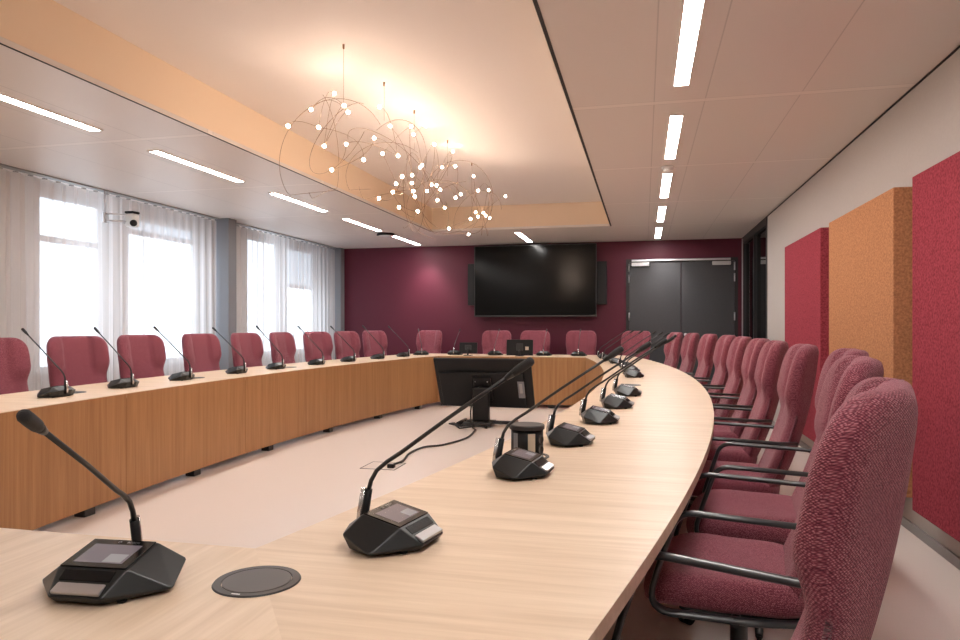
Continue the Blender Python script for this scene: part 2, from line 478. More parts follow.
# ------------------------------------------------------------------ ceiling lights
def ceiling_light(x, y0, label):
    L = 1.22; wd = .078
    o = thing('ceiling_light', label, 'ceiling light', (x, y0+L/2, ZC-.012), 0, 'linear lights in the ceiling')
    bm = MB(); f = .012
    z0, z1 = ZC-.008, ZC-.0005
    box(bm, x-wd/2-f, x-wd/2, y0-f, y0+L+f, z0, z1); box(bm, x+wd/2, x+wd/2+f, y0-f, y0+L+f, z0, z1)
    box(bm, x-wd/2, x+wd/2, y0-f, y0, z0, z1); box(bm, x-wd/2, x+wd/2, y0+L, y0+L+f, z0, z1)
    obj('light_frame', bm, M_ceil, o, world=True)
    bm = MB(); box(bm, x-wd/2, x+wd/2, y0, y0+L, ZC-.005, ZC-.001); obj('diffuser', bm, M_lamp, o, world=True)
ordn = ['nearest', 'second', 'third', 'fourth', 'fifth']
for k in range(5):
    ceiling_light(.207, 2.95+1.82*k, ['nearest white strip light on the right ceiling, cut by the top edge', 'second nearest strip light on the right ceiling, before the smoke detector',
        'strip light just behind the smoke detector on the right ceiling', 'fourth strip light on the right ceiling, second from the doors', 'small farthest strip light on the right ceiling, above the grey doors'][k])
    ceiling_light(-3.775, 2.98+1.82*k, ['nearest strip light on the window side, cut by the left edge', 'second strip light on the window side, above the white camera',
        'third strip light along the window side ceiling', 'strip light ending at the dark ceiling sensor, window side', 'farthest strip light of the window side, close to the maroon wall'][k])
ceiling_light(-1.84, 10.27, 'single strip light in front of the large black screen')
for k in range(2):   # the rows go on behind the viewer
    ceiling_light(.207, -.69-1.3*0+1.82*k-.0 if k else -.69, 'strip light over the near end of the right row, behind the viewer')
    ceiling_light(-3.775, -.66+1.82*k, 'strip light over the near end of the window row, behind the viewer')

# smoke detector and presence sensor
o = thing('smoke_detector', 'round white smoke detector between two strip lights', 'smoke detector', (.20, 6.31, ZC-.05))
bm = MB(); lathe(bm, [(0,ZC-.001),(.055,ZC-.001),(.055,ZC-.018),(.05,ZC-.024),(0,ZC-.024)], .20, 6.31, 28); obj('detector_base', bm, M_white, o, world=True)
bm = MB(); lathe(bm, [(.04,ZC-.024),(.042,ZC-.04),(.03,ZC-.05),(0,ZC-.05)], .20, 6.31, 28); obj('detector_cap', bm, M_white, o, world=True)
o = thing('ceiling_sensor', 'flat dark ceiling sensor with pale underside near the maroon wall', 'sensor', (-3.80, 9.97, ZC-.05))
bm = MB(); lathe(bm, [(0,ZC-.001),(.13,ZC-.001),(.14,ZC-.03),(.11,ZC-.036)], -3.80, 9.97, 28); obj('sensor_body', bm, M_plas, o, world=True)
bm = MB(); lathe(bm, [(.11,ZC-.036),(.09,ZC-.045),(0,ZC-.048)], -3.80, 9.97, 28); obj('sensor_lens', bm, M_white, o, world=True)

# camera on bracket by the curtains
o = thing('security_camera', 'white camera on a bracket in front of the curtains', 'camera', (-5.2, 6.42, 2.25))
cy = 6.36
bm = MB(); tube(bm, [(-5.35,6.08,2.345),(-5.28,6.14,2.345),(-5.22,6.24,2.345)], .008, 8); tube(bm, [(-5.35,6.08,2.27),(-5.28,6.14,2.275),(-5.22,6.24,2.28)], .012, 8)
box(bm, -5.37, -5.345, 6.05, 6.11, 2.25, 2.36, .004)
tube(bm, [(-5.36,6.08,2.36),(-5.36,6.08,ZC-.002)], .008, 8)
obj('bracket', bm, M_alu, o, world=True)
bm = MB(); box(bm, -5.25, -5.14, 6.22, 6.33, 2.225, 2.365, .025, 4); obj('camera_body', bm, M_white, o, world=True)
bm = MB(); box(bm, -5.248, -5.142, 6.222, 6.328, 2.3655, 2.388, .008, 2); obj('camera_cap', bm, M_plas, o, world=True)
bm = MB(); lathe(bm, [(.034,0),(.034,.02),(.026,.03),(0,.032)], 0, 0, 20, M=Matrix.Translation((-5.155,6.24,2.262)) @ Matrix.Rotation(math.radians(60),4,'Z') @ Matrix.Rotation(PI/2,4,'X') )
obj('lens', bm, M_plas, o, world=True)

# ------------------------------------------------------------------ wall panels (right)
def felt(y0, y1, z0, z1, m, label):
    bm = MB(); box(bm, XR-.125, XR-.0015, y0, y1, z0, z1, .006, 2)
    o = obj('mounted_acoustic_panel', bm, m); recentre(o)
    tag(o, label, 'wall panel', 'felt acoustic panels on the right wall')
felt(6.20, 7.69, .215, 2.004, M_felt_red, 'red felt panel farthest along the right wall')
felt(4.48, 5.93, .215, 2.004, M_felt_or, 'ochre orange felt panel in the middle of the right wall')
felt(2.66, 4.19, .215, 2.004, M_felt_red, 'red felt panel nearest, cut by the right edge of the picture')

# ------------------------------------------------------------------ big screen with speakers
TY = 11.65
o = thing('wall_display', 'large black screen on the maroon wall with side speakers', 'screen', (-1.80, YB, 1.345))
bm = MB(); x0, x1, z0, z1 = -2.835, -.765, 1.345, 2.555
box(bm, x0, x1, TY+.012, TY+.07, z0, z1, .004); obj('display_body', bm, M_plas, o, world=True)
bm = MB(); f = .014
box(bm, x0, x0+f, TY, TY+.012, z0, z1); box(bm, x1-f, x1, TY, TY+.012, z0, z1); box(bm, x0+f, x1-f, TY, TY+.012, z0, z0+f+.01); box(bm, x0+f, x1-f, TY, TY+.012, z1-f, z1)
obj('bezel', bm, M_tvf, o, world=True)
bm = MB(); box(bm, x0+f, x1-f, TY+.006, TY+.011, z0+f+.01, z1-f); obj('screen', bm, M_tv, o, world=True)
bm = MB(); box(bm, -2.3, -1.3, TY+.07, YB-.001, 1.6, 2.3); obj('wall_mount', bm, M_blk, o, world=True)
for a, b_ in ((-2.955, -2.84), (-.76, -.60)):
    bm = MB(); box(bm, a, b_, TY+.02, YB-.001, 1.545, 2.255, .008); obj('side_speaker', bm, M_plas, o, world=True)

# ------------------------------------------------------------------ the oval table
T, XC, Y0 = .742, -1.92, 5.65
HO, HI, RO, RI = 2.355, 1.575, 20.5, 21.0
YN_O, YN_I, YF_I, YF_O = .53, 1.318, 10.10, 10.92
def ow(y): return HO-(y-Y0)**2/(2*RO)
def iw(y): return HI-(y-Y0)**2/(2*RI)
TH = .032
table = thing('conference_table', 'large hollow oval oak conference table in the middle of the room', 'table', (XC, Y0, 0))
def lin(a, b_, n): return [a+(b_-a)*i/n for i in range(n+1)]
G = .0001
def top(pts, m):
    bm = MB(); prism(bm, pts, T-TH, T); obj('tabletop_panel', bm, m, table, world=True)
seams = [1.64, 2.9, 4.25, 5.65, 7.0, 8.4, 9.74]
def corner(near, s):
    """rounded outer corner, from the end side to the leg side"""
    y = YN_O if near else YF_O
    x = ow(y); r = .16; d = 1 if near else -1
    c = (x-r-.01, y+d*r)
    P = []
    for i in range(9):
        a = (PI/2)*i/8
        P.append((c[0]+(r+.004)*math.sin(a), c[1]-d*r*math.cos(a)))
    return [(XC+s*px, py) for px, py in P]
for s in (1, -1):
    # straight segments of the legs
    for a, b_ in zip(seams, seams[1:]):
        P = [(XC+s*iw(y), y) for y in lin(a+G, b_-G, 8)] + [(XC+s*ow(y), y) for y in lin(b_-G, a+G, 8)]
        top(P, M_oakx)
    for near in (True, False):
        y1 = seams[0]-G if near else seams[-1]+G
        yi = YN_I if near else YF_I
        cor = corner(near, s)
        mid = cor[4]; d = 1 if near else -1
        # leg side of the mitre
        P = [(XC+s*(iw(y)), y) for y in lin(yi+d*G, y1, 4)] + [(XC+s*ow(y), y) for y in lin(y1, cor[8][1]+d*.02, 6)] + cor[8:3:-1]
        P = [(p[0]+s*G*.1, p[1]+d*G*.1) for p in P]
        top(P, M_oakx)
        # end side of the mitre
        xe = .86
        P = [(XC+s*(iw(yi)), yi), (XC+s*(xe+G), yi), (XC+s*(xe+G), YN_O if near else YF_O)] + cor[0:5]
        top(P, M_oaky)
for near in (True, False):
    a, b_ = (YN_O, YN_I) if near else (YF_I, YF_O)
    for x0, x1 in ((-.86, 0), (0, .86)):
        top([(XC+x0+G, a), (XC+x1-G, a), (XC+x1-G, b_), (XC+x0+G, b_)], M_oaky)
# inner fascia
FB = .05
def fascia(path):
    """path of inner-edge points; the board stands on the void side"""
    bm = MB()
    n = len(path); off = []
    for i, p in enumerate(path):
        q0 = path[max(0, i-1)]; q1 = path[min(n-1, i+1)]
        d = Vector((q1[0]-q0[0], q1[1]-q0[1])).normalized()
        nn = Vector((-d.y, d.x))
        if nn.dot(Vector((XC-p[0], Y0-p[1]))) < 0: nn = -nn
        off.append((p[0]+nn.x*.0008, p[1]+nn.y*.0008))
    base = [(p[0]-(o_[0]-p[0])*22, p[1]-(o_[1]-p[1])*22) for p, o_ in zip(path, off)]
    prism(bm, base+off[::-1], FB, T-.004)
    obj('fascia_panel', bm, M_oakz, table, world=True)
fs = [YN_I+.0, 2.6, 4.1, 5.65, 7.2, 8.7, YF_I]
for s in (1, -1):
    for a, b_ in zip(fs, fs[1:]):
        fascia([(XC+s*iw(y), y) for y in lin(a+.0015, b_-.0015, 10)])
for y in (YN_I, YF_I):
    xe = iw(y)-.0
    for x0, x1 in ((-xe, -.001), (.001, xe)):
        fascia([(XC+x, y) for x in lin(x0, x1, 4)])
# black feet below the fascia, and posts towards the outer edge
def at_floor_feet():
    L = []
    for s in (1, -1):
        for y in (1.9, 2.75, 3.75, 4.95, 6.1, 7.3, 8.5, 9.6): L.append((XC+s*(iw(y)+.045), y))
    for x in (-.6, .6):
        L.append((XC+x, YN_I-.05)); L.append((XC+x, YF_I+.05))
    return L
for x, y in at_floor_feet():
    bm = MB(); box(bm, x-.04, x+.04, y-.045, y+.045, 0.0005, .052, .004); box(bm, x-.02, x+.02, y-.03, y+.03, .05, T-TH-.001); obj('foot', bm, M_blk, table, world=True)
for s in (1, -1):
    for y in (2.2, 4.0, 5.65, 7.3, 9.1):
        x = XC+s*(iw(y)+.28)
        bm = MB(); box(bm, x-.03, x+.03, y-.03, y+.03, .0005, T-TH-.001, .003); obj('leg', bm, M_blk, table, world=True)

# ------------------------------------------------------------------ chair
def grid_uv(o, uvs):
    me = o.data; L = me.uv_layers.new(name='UVMap')
    for lp in me.loops: L.data[lp.index].uv = uvs[lp.vertex_index]

def sstep(a, b_, x):
    t = max(0., min(1., (x-a)/(b_-a))); return t*t*(3-2*t)

def hw(z):
    """half width of the backrest at height z: body, shoulder wings, rounded top"""
    w = .208 + .020*sstep(.45,.72,z)
    w += .015*sstep(.76,.91,z) - .006*sstep(.95,1.10,z)
    return w

def make_backrest(parent):
    Z0, Z1 = .415, 1.115
    nu, nv = 36, 40
    bm = MB(); uvd = {}
    front, back = [], []
    def axis_x(z):       # reclined, slightly S-shaped spine line (front face)
        t = (z-Z0)/(Z1-Z0)
        return -.190 - .165*t - .055*math.sin(PI*t)*0.4 + .03*(1-t)**3
    def pt(u, v, side):
        # rounded-rectangle outline of the back
        z = Z0+(Z1-Z0)*v
        w = hw(z)
        r = .085
        dz = (Z1-z)
        if dz < r: w -= r*(1-math.sqrt(max(0, 1-((r-dz)/r)**2)))
        rb = .05; db = z-Z0
        if db < rb: w -= rb*(1-math.sqrt(max(0, 1-((rb-db)/rb)**2)))
        y = u*w
        a = abs(y)
        wing = sstep(.77,.90,z)*(1-.25*sstep(.98,1.115,z))
        fold = max(0, a-.112)
        fw = (fold*(.15+.20*wing) + .024*wing*sstep(.106,.126,a) if side > 0 else fold*(.15+.20*(.45+.3*wing)) + .018*(.5+.5*wing)*sstep(.10,.22,a))     # wings swing forward, with a small step at the seam
        groove = -.010*math.exp(-((a-.108)/.006)**2)*sstep(.72,.85,z)
        eu = max(0, 1-abs(u)**9)**.5
        ev = (max(0, 1-abs(2*v-1)**22))**.5
        th = (.040+.022*(1-v))*eu*ev
        th_b = (.030+.012*(1-v))*eu*ev
        base = axis_x(z)+fw
        x = base + (th + groove*eu if side > 0 else -th_b)
        return Vector((x, y, z)), y + (x-base)*(.3 if u > 0 else -.3)
    us = [math.sin(PI/2*(-1+2*i/nu)) for i in range(nu+1)]
    vs = [.5-.5*math.cos(PI*j/nv) for j in range(nv+1)]
    def mk(side):
        G_ = []
        for j in range(nv+1):
            row = []
            for i in range(nu+1):
                edge = i in (0, nu) or j in (0, nv)
                if side < 0 and edge:
                    row.append(front[j][i]); continue
                row.append(bm.verts.new(pt(us[i], vs[j], side)[0]))
            G_.append(row)
        # cloth coordinates: length along the cloth from the middle, and up the middle
        c = nu//2; vv = 0
        for j in range(nv+1):
            if j: vv += (G_[j][c].co-G_[j-1][c].co).length
            acc = {c: 0.0}
            for i in range(c+1, nu+1): acc[i] = acc[i-1]+(G_[j][i].co-G_[j][i-1].co).length
            for i in range(c-1, -1, -1): acc[i] = acc[i+1]-(G_[j][i].co-G_[j][i+1].co).length
            for i in range(nu+1): uvd.setdefault(G_[j][i], (acc[i], vv))
        return G_
    front = mk(1); back = mk(-1)
    for j in range(nv):
        for i in range(nu):
            for G_ in (front, back):
                q = (G_[j][i], G_[j][i+1], G_[j+1][i+1], G_[j+1][i])
                if len(set(q)) < 4: continue
                try:
                    f = bm.faces.new(q if G_ is front else q[::-1]); f.smooth = True
                except ValueError: pass
    uvs = [uvd[v] for v in bm.verts]
    o = obj('backrest', bm, M_fab, parent)
    grid_uv(o, uvs)
    return o

def make_seat(parent):
    bm = MB(); uvs = []
    nu, nv = 28, 28
    def outline(a):     # superellipse, wider at the front
        c, s = math.cos(a), math.sin(a); n = 4.2
        x = math.copysign(abs(c)**(2/n), c)*.245
        y = math.copysign(abs(s)**(2/n), s)*(.247 if c > 0 else .235)
        return x, y
    rings = []
    prof = [(.0,.478,1),(.35,.478,1),(.7,.482,1),(.86,.482,1),(.94,.472,1),(.985,.455,1),(1.0,.435,1),(.985,.412,1),(.94,.398,1),(.6,.392,1),(0,.392,1)]
    na = 48
    cum = [0]
    for (k0, z0, _), (k1, z1, _) in zip(prof, prof[1:]): cum.append(cum[-1]+math.hypot((k1-k0)*.245, z1-z0))
    for pi_, (k, z, _) in enumerate(prof):
        if k == 0:
            v = bm.verts.new((.03,0,z-.002)); uvs.append((0.03,0)); rings.append([v]); continue
        L = []
        for i in range(na):
            x, y = outline(2*PI*i/na)
            zz = z
            fx = x*k
            if fx > .12: zz -= .10*((fx-.12)/.125)**2*.32      # waterfall front
            zz += .012*(abs(y*k)/.245)**2*(1 if z > .43 else 0)
            L.append(bm.verts.new((fx+.03, y*k, zz))); pa = math.atan2(y, x); uvs.append((cum[pi_]*math.cos(pa), cum[pi_]*math.sin(pa)))
        rings.append(L)
    for a, b_ in zip(rings, rings[1:]):
        for i in range(na):
            if len(a) == 1: f = bm.faces.new((a[0], b_[i], b_[(i+1) % na]))
            elif len(b_) == 1: f = bm.faces.new((a[i], a[(i+1) % na], b_[0]))
            else: f = bm.faces.new((a[i], b_[i], b_[(i+1) % na], a[(i+1) % na]))
            f.smooth = True
    bm.verts.index_update()
    o = obj('seat', bm, M_fab, parent); grid_uv(o, uvs)
    return o

def arc(p, c, q, n=6):
    """quadratic corner p-c-q"""
    P = []
    for i in range(n+1):
        t = i/n
        P.append(tuple(p[k]*(1-t)**2+2*c[k]*t*(1-t)+q[k]*t*t for k in range(3)))
    return P

def make_chair():
    c = thing('conference_chair', 'x', 'chair', (0,0,0), 0, 'rose conference chairs round the table')
    make_seat(c); make_backrest(c)
    for s in (-1, 1):
        y = s*.275; bm = MB()
        # closed loop arm: top bar, front post, bar along the seat side
        yi = s*.245
        P = [(-.27, s*.222, .668), (-.20, y, .672)] + [(.06,y,.680)] + arc((.10,y,.681),(.155,y,.682),(.168,y,.63)) + [(.205,y,.52)] + arc((.222,y,.46),(.235,y*.99,.395),(.17,y*.98,.392)) + [(-.05,yi,.388), (-.20,s*.21,.392)]
        tube(bm, P, .009, 8, ry=.017, up=(0,0,1))
        obj('armrest', bm, M_arm, c)
    bm = MB(); box(bm, -.19, .16, -.19, .19, .372, .392, .008); box(bm, -.21, -.13, -.05, .05, .372, .43, .008)
    tube(bm, [(0,.15,.380),(0,.262,.385)], .012, 8); tube(bm, [(0,-.15,.380),(0,-.262,.385)], .012, 8)
    obj('seat_pan', bm, M_blk, c)
    bm = MB(); lathe(bm, [(0,.371),(.045,.371),(.045,.35),(.026,.34),(.026,.16),(.034,.155),(.034,.085),(0,.085)], 0, 0, 20); obj('column', bm, M_blk, c)
    bm = MB()
    lathe(bm, [(0,.115),(.045,.112),(.048,.075),(0,.07)], 0, 0, 20)
    cs = []
    for k in range(5):
        a = 2*PI*k/5+.3; d = Vector((math.cos(a), math.sin(a), 0))
        tube(bm, [d*.03+Vector((0,0,.098)), d*.16+Vector((0,0,.088)), d*.285+Vector((0,0,.072))], [.022,.018,.013], 8)
        cs.append((d*.285, a))
    b_ = obj('star_base', bm, M_blk, c)
    for d, a in cs:
        bm = MB()
        Mx = Matrix.Translation((d.x, d.y, .028)) @ Matrix.Rotation(a+.6, 4, 'Z') @ Matrix.Rotation(PI/2, 4, 'X')
        lathe(bm, [(0,-.022),(.027,-.022),(.027,-.006),(.012,-.006),(.012,.006),(.027,.006),(.027,.022),(0,.022)], 0, 0, 16, M=Mx)
        tube(bm, [(d.x, d.y, .05), (d.x, d.y, .075)], .008, 8)
        obj('castor', bm, M_plas, b_)
    return c
chair0 = make_chair()
used = [False]
def place_chair(x, y, rz, label):
    if not used[0]:
        used[0] = True; chair0.location = (x, y, 0); chair0.rotation_euler = (0,0,rz); chair0['label'] = label; return chair0
    return dup(chair0, (x, y, 0), rz, label)

BACK = .355     # seat centre to rear top of the backrest
OFF = .41       # table edge to rear top of the backrest
def side_chair(side, y, label, off=OFF, turn=0.0):
    sl = math.atan(-(y-Y0)/RO)            # slope of the edge there
    x = XC+side*(ow(y)+off-BACK)
    face = (PI if side > 0 else 0) + turn - sl*side*-1*0 + (sl if side < 0 else -sl)*1
    return place_chair(x, y, face, label)
RIGHT = [(1.36,.43,-.10,'nearest rose high-back chair, its coarse-woven back filling the lower right corner'),
         (2.30,.48,.0,'second nearest rose chair on the right, its top showing just behind the nearest chair'),
         (3.00,.54,.0,'third chair on the right, only its top showing against the ochre panel'),
         (3.68,.44,.0,'chair on the right whose whole back stands before the far red felt panel'),
         (4.45,.39,.0,'fifth chair on the right, just beyond the one before the red panel'),
         (5.15,.38,.0,'sixth chair on the right, its back below the dark glass partition'),
         (5.95,.37,.0,'seventh chair on the right, below the far corner of the room'),
         (6.72,.37,.0,'eighth chair on the right, below the right edge of the grey doors'),
         (7.62,.36,.0,'ninth chair on the right, below the right door leaf'),
         (8.35,.32,.0,'tenth chair on the right, second from last of the right row'),
         (9.02,.27,.05,'last chair of the right row, in front of the middle of the grey doors')]
for y, off, tn, lb in RIGHT: side_chair(1, y, lb, off, tn)
LEFT = [(4.06,.42,-.25,'rose chair cut by the left edge of the picture'),
        (4.80,.42,-.42,'second chair from the left edge, in front of the first bright window'),
        (5.62,.42,-.25,'third chair from the left edge, below the white camera'),
        (6.52,.42,-.18,'fourth chair from the left edge, below the second bright window'),
        (7.33,.42,-.10,'fifth chair from the left edge, just right of the grey column'),
        (8.06,.42,.02,'sixth chair from the left edge, before the third window'),
        (8.74,.42,-.25,'seventh chair from the left edge, before the fourth window'),
        (9.45,.42,-.2,'eighth chair from the left edge, where curtain meets the maroon wall')]
for y, off, tn, lb in LEFT: side_chair(-1, y, lb, off, tn)
place_chair(-4.02, 10.55, -.50, 'chair at the far left corner of the table, first before the maroon wall')
for x, lb, dz in ((-3.58,'chair against the maroon wall, between the corner chair and the large screen',-.25), (-2.36,'chair under the left part of the large screen',0),
              (-1.72,'chair under the middle of the large screen, behind the bigger desk monitor',0), (-.98,'chair under the right end of the large screen',.0)):
    place_chair(x, 10.98, -PI/2+dz, lb)
place_chair(-.24, 10.76, -PI/2-.45, 'chair at the far right corner of the table, left of the grey doors')

# ------------------------------------------------------------------ microphone units
def make_unit():
    u = thing('microphone_unit', 'x', 'microphone', (0,0,0), 0, 'conference microphone units on the table')
    t_ = bmesh.new()
    P = []
    for s in (1,-1):
        P += [(s*.046,-.086,.016), (s*.124,-.008,.010), (s*.105,.065,.036), (s*.05,.086,.040), (s*.062,.045,.068), (s*.062,-.042,.049),
              (s*.042,-.074,.0035), (s*.108,-.004,.0035), (s*.090,.058,.0035), (s*.046,.076,.0035)]
    vs = [t_.verts.new(p) for p in P]
    bmesh.ops.convex_hull(t_, input=vs)
    bmesh.ops.dissolve_limit(t_, angle_limit=.02, verts=t_.verts[:], edges=t_.edges[:])
    bmesh.ops.bevel(t_, geom=t_.edges[:], offset=.0022, segments=2, profile=.5, affect='EDGES')
    bm = MB(); merge(bm, t_)
    u.scale = (1.03,1.03,1.03)
    body = obj('unit_body', bm, M_unit, u)
    for sx in (-1,1):
        for sy in (-.05,.05):
            bm = MB(); lathe(bm, [(0,0),(.008,0),(.008,.004),(0,.004)], sx*.06, sy, 12); obj('rubber_foot', bm, M_plas, u)
    # display plate lies on the sloping top
    sl = math.atan2(.019, .087)
    Mx = Matrix.Translation((0,.0015,.0588)) @ Matrix.Rotation(sl, 4, 'X')
    def plate(name, x0, x1, y0, y1, z0, z1, m, par, bev=.0006):
        b2 = MB(); box(b2, x0, x1, y0, y1, z0, z1, bev, 1); b2.transform(Mx); return obj(name, b2, m, par)
    sc = plate('display', -.060, .060, -.044, .043, -.001, .0022, M_bezel, u)
    plate('screen_image', -.045, .045, -.032, .026, .0020, .0026, M_lcd, sc, 0)
    plate('screen_tile', .006, .040, -.029, -.004, .0025, .0029, M_lcd2, sc, 0)
    tx = bpy.data.curves.new('lettering', 'FONT'); tx.body = 'BOSCH'; tx.size = .0072; tx.align_x = 'CENTER'; tx.extrude = .0001
    to = bpy.data.objects.new('lettering_source', tx); COL.objects.link(to)
    dg = bpy.context.evaluated_depsgraph_get()
    me = bpy.data.meshes.new_from_object(to.evaluated_get(dg)); bpy.data.objects.remove(to)
    me.transform(Mx @ Matrix.Translation((.022,.0318,.0025)))
    lo = bpy.data.objects.new('lettering', me); COL.objects.link(lo); me.materials.clear(); me.materials.append(M_silver); lo.parent = sc
    # ring emblem beside the lettering
    bm = MB(); tube(bm, [(-.004+.0028*math.cos(a*PI/8), .0343+.0028*math.sin(a*PI/8), .0026) for a in range(17)], .0004, 6); bm.transform(Mx); obj('emblem', bm, M_silver, sc)
    # dark slot and silver talk lever at the front
    bm = MB()
    for z_, y_, h in ((0,0,0),):
        box(bm, -.046, .046, -.010, .010, -.001, .0012, .0005, 1)
    bm.transform(Matrix.Translation((0,-.0535,.0405)) @ Matrix.Rotation(math.radians(37), 4, 'X')); obj('front_slot', bm, M_bezel, u)
    bm = MB(); box(bm, -.043, .043, -.011, .011, -.003, .004, .002, 2)
    bm.transform(Matrix.Translation((0,-.0745,.0255)) @ Matrix.Rotation(math.radians(24), 4, 'X')); obj('talk_lever', bm, M_silver, u)
    # speaker grille discs on both side slopes
    for s in (-1, 1):
        n = Vector((s*.36,.03,.93)).normalized()
        a, b_, c_, d_ = Vector((s*.062,.045,.068)), Vector((s*.062,-.042,.049)), Vector((s*.124,-.008,.010)), Vector((s*.105,.065,.036))
        n = (b_-a).cross(d_-a).normalized()
        if n.z < 0: n = -n
        ctr = (a*1.1+b_*.6+c_*.5+d_*1.3)/3.5
        ctr = ctr - n*(ctr-a).dot(n)
        q = Vector((0,0,1)).rotation_difference(n).to_matrix().to_4x4()
        bm = MB(); lathe(bm, [(.016,-.0005),(.016,.0006),(0,.0006)], 0, 0, 24, M=Matrix.Translation(ctr) @ q); obj('speaker_grille', bm, M_unit2, u)
    # gooseneck
    stem = MB()
    tube(stem, [(0,.070,.100), (0,.064,.122), (0,.050,.145), (0,.024,.166), (0,-.01,.188), (0,-.12,.266), (0,-.248,.352)], [.0052,.0048,.0046,.0046,.0046,.0042,.0040], 10)
    st = obj('gooseneck', stem, M_blk, u)
    bm = MB()
    tube(bm, [(0,.082,.020), (0,.079,.050), (0,.070,.104)], .0085, 10)
    obj('neck_socket', bm, M_plas, st)
    bm = MB()
    tube(bm, [(0,.0935,.028), (0,.0905,.055), (0,.0815,.104)], .0075, 8, ry=.0060, up=(0,1,0)); obj('neck_clip', bm, M_chrome, st)
    d = Vector((0,-.128,.086)).normalized(); p0 = Vector((0,-.248,.352))
    bm = MB(); tube(bm, [p0-d*.004, p0+d*.008, p0+d*.018], [.0050,.0068,.0074], 12); obj('mic_collar', bm, M_unit, st)
    bm = MB(); tube(bm, [p0+d*a for a in (.014,.017,.024,.042,.056,.061,.0635)], [.0072,.0082,.0090,.0094,.0092,.0075,.003], 14); obj('mic_head', bm, M_foam, st)
    return u
unit0 = make_unit(); uused = [False]
def place_unit(x, y, rz, label):
    if not uused[0]:
        uused[0] = True; unit0.location = (x, y, T); unit0.rotation_euler = (0,0,rz); unit0['label'] = label; return unit0
    return dup(unit0, (x, y, T), rz, label)
def slope(y): return math.atan(-(y-Y0)/RI)
# right leg: users sit on +X, so -y local -> +X : rz = +90 deg
RU = [(1.43,.25,'microphone unit on the right leg beside the nearest chairs, large in the middle foreground'),
      (2.17,.265,'microphone unit directly in front of the raised socket tower'),
      (2.78,.26,'microphone unit just behind the raised socket tower'),
      (3.41,.26,'fourth microphone unit along the right leg of the table'),
      (4.05,.26,'fifth microphone unit along the right leg of the table'),
      (4.75,.26,'sixth microphone unit along the right leg, before the closed far disc'),
      (6.40,.27,'first microphone unit beyond the closed disc on the right leg'),
      (7.10,.27,'second microphone unit beyond the disc on the right leg'),
      (7.75,.27,'third microphone unit beyond the disc on the right leg'),
      (8.60,.23,'third from last small microphone unit at the far end of the right leg'),
      (9.20,.21,'second last small microphone unit at the far end of the right leg'),
      (9.86,.23,'last small microphone unit of the right leg, by the far right corner')]
for i, (y, off, lb) in enumerate(RU):
    u = place_unit(XC+iw(y)+off, y, PI/2-.0+slope(y)*-1*.6 + (random.uniform(-.05,.05) if i else -.06), lb)
LU = [(3.81,'leftmost microphone unit on the window side, stem crossing the first chairs'), (4.47,'second microphone unit from the left on the window side'),
      (5.19,'third microphone unit from the left on the window side'), (6.02,'fourth microphone unit from the left on the window side'),
      (6.71,'fifth microphone unit from the left on the window side'), (7.54,'sixth microphone unit from the left on the window side'),
      (8.27,'seventh microphone unit from the left on the window side'), (9.01,'eighth microphone unit from the left on the window side'),
      (9.71,'ninth microphone unit from the left, before the far left corner')]
def bend(u, rz, rx):       # the goosenecks are bent by hand
    for ch in u.children:
        if ch.name.startswith('gooseneck'):
            piv = Vector((0,.079,0)); ch.matrix_basis = Matrix.Translation(piv) @ Matrix.Rotation(rz, 4, 'Z') @ Matrix.Rotation(rx, 4, 'X') @ Matrix.Translation(-piv)
for y, lb in LU:
    bend(place_unit(XC-iw(y)-.33, y, -PI/2+slope(y)*.6+random.uniform(-.06,.06), lb), random.uniform(-.05,.05), -.14+random.uniform(-.03,.03))
for x, y, r, lb in ((-3.35,10.30,PI+.45,'microphone unit at the far left corner of the table'), (-2.86,10.50,PI,'microphone unit left of the small desk monitor on the far end'),
                 (-2.22,10.50,PI,'microphone unit between the two desk monitors on the far end'), (-1.47,10.50,PI,'microphone unit just right of the bigger desk monitor'),
                 (-.95,10.50,PI,'microphone unit alone at the right of the far end')):
    place_unit(x, y, r, lb)
near_unit = place_unit(-.925, 1.06, .08, 'large microphone unit in the lower left foreground, stem leaning left')
bend(near_unit, .29, .11)

# ------------------------------------------------------------------ table grommets, raised socket tower
def grommet(x, y, label):
    o = thing('cable_grommet', label, 'cable lid', (x, y, T), 0, 'closed socket discs in the tabletop')
    bm = MB(); lathe(bm, [(.062,.0),(.062,.0022),(.0635,.003),(.076,.0028),(.078,.0002),(.062,.0)], 0, 0, 48, smooth=False); obj('ring', bm, M_grom2, o)
    bm = MB(); lathe(bm, [(.0608,.0003),(.0608,.0026),(.059,.003),(0,.003)], 0, 0, 48, smooth=False); obj('lid', bm, M_grom, o)
    bm = MB(); box(bm, -.008, .008, -.071, -.068, .0028, .0032); obj('label_plate', bm, M_white, o)
grommet(-.687, 1.150, 'round dark cable disc in the foreground beside the large microphone unit')
grommet(-3.83, 4.06, 'dark cable disc at the left, between the first two window-side microphones')
grommet(-3.84, 5.42, 'dark cable disc between the third and fourth window-side microphones')
grommet(-3.80, 7.02, 'dark cable disc far along the window side of the table')
grommet(-.10, 5.55, 'thin-looking dark cable disc far along the right leg of the table')
px, py = -.405, 2.46
o = thing('socket_tower', 'round black socket tower raised out of the tabletop behind a microphone', 'socket tower', (px, py, T))
bm = MB(); lathe(bm, [(.066,.0),(.066,.003),(.078,.003),(.079,.0),(.066,0)], 0, 0, 40, smooth=False); obj('ring', bm, M_grom2, o)
bm = MB(); lathe(bm, [(0,.0004),(.057,.0004),(.057,.098),(0,.098)], 0, 0, 40); 
for f in bm.faces: f.smooth = len(f.verts) == 4
obj('tower_body', bm, M_plas, o)
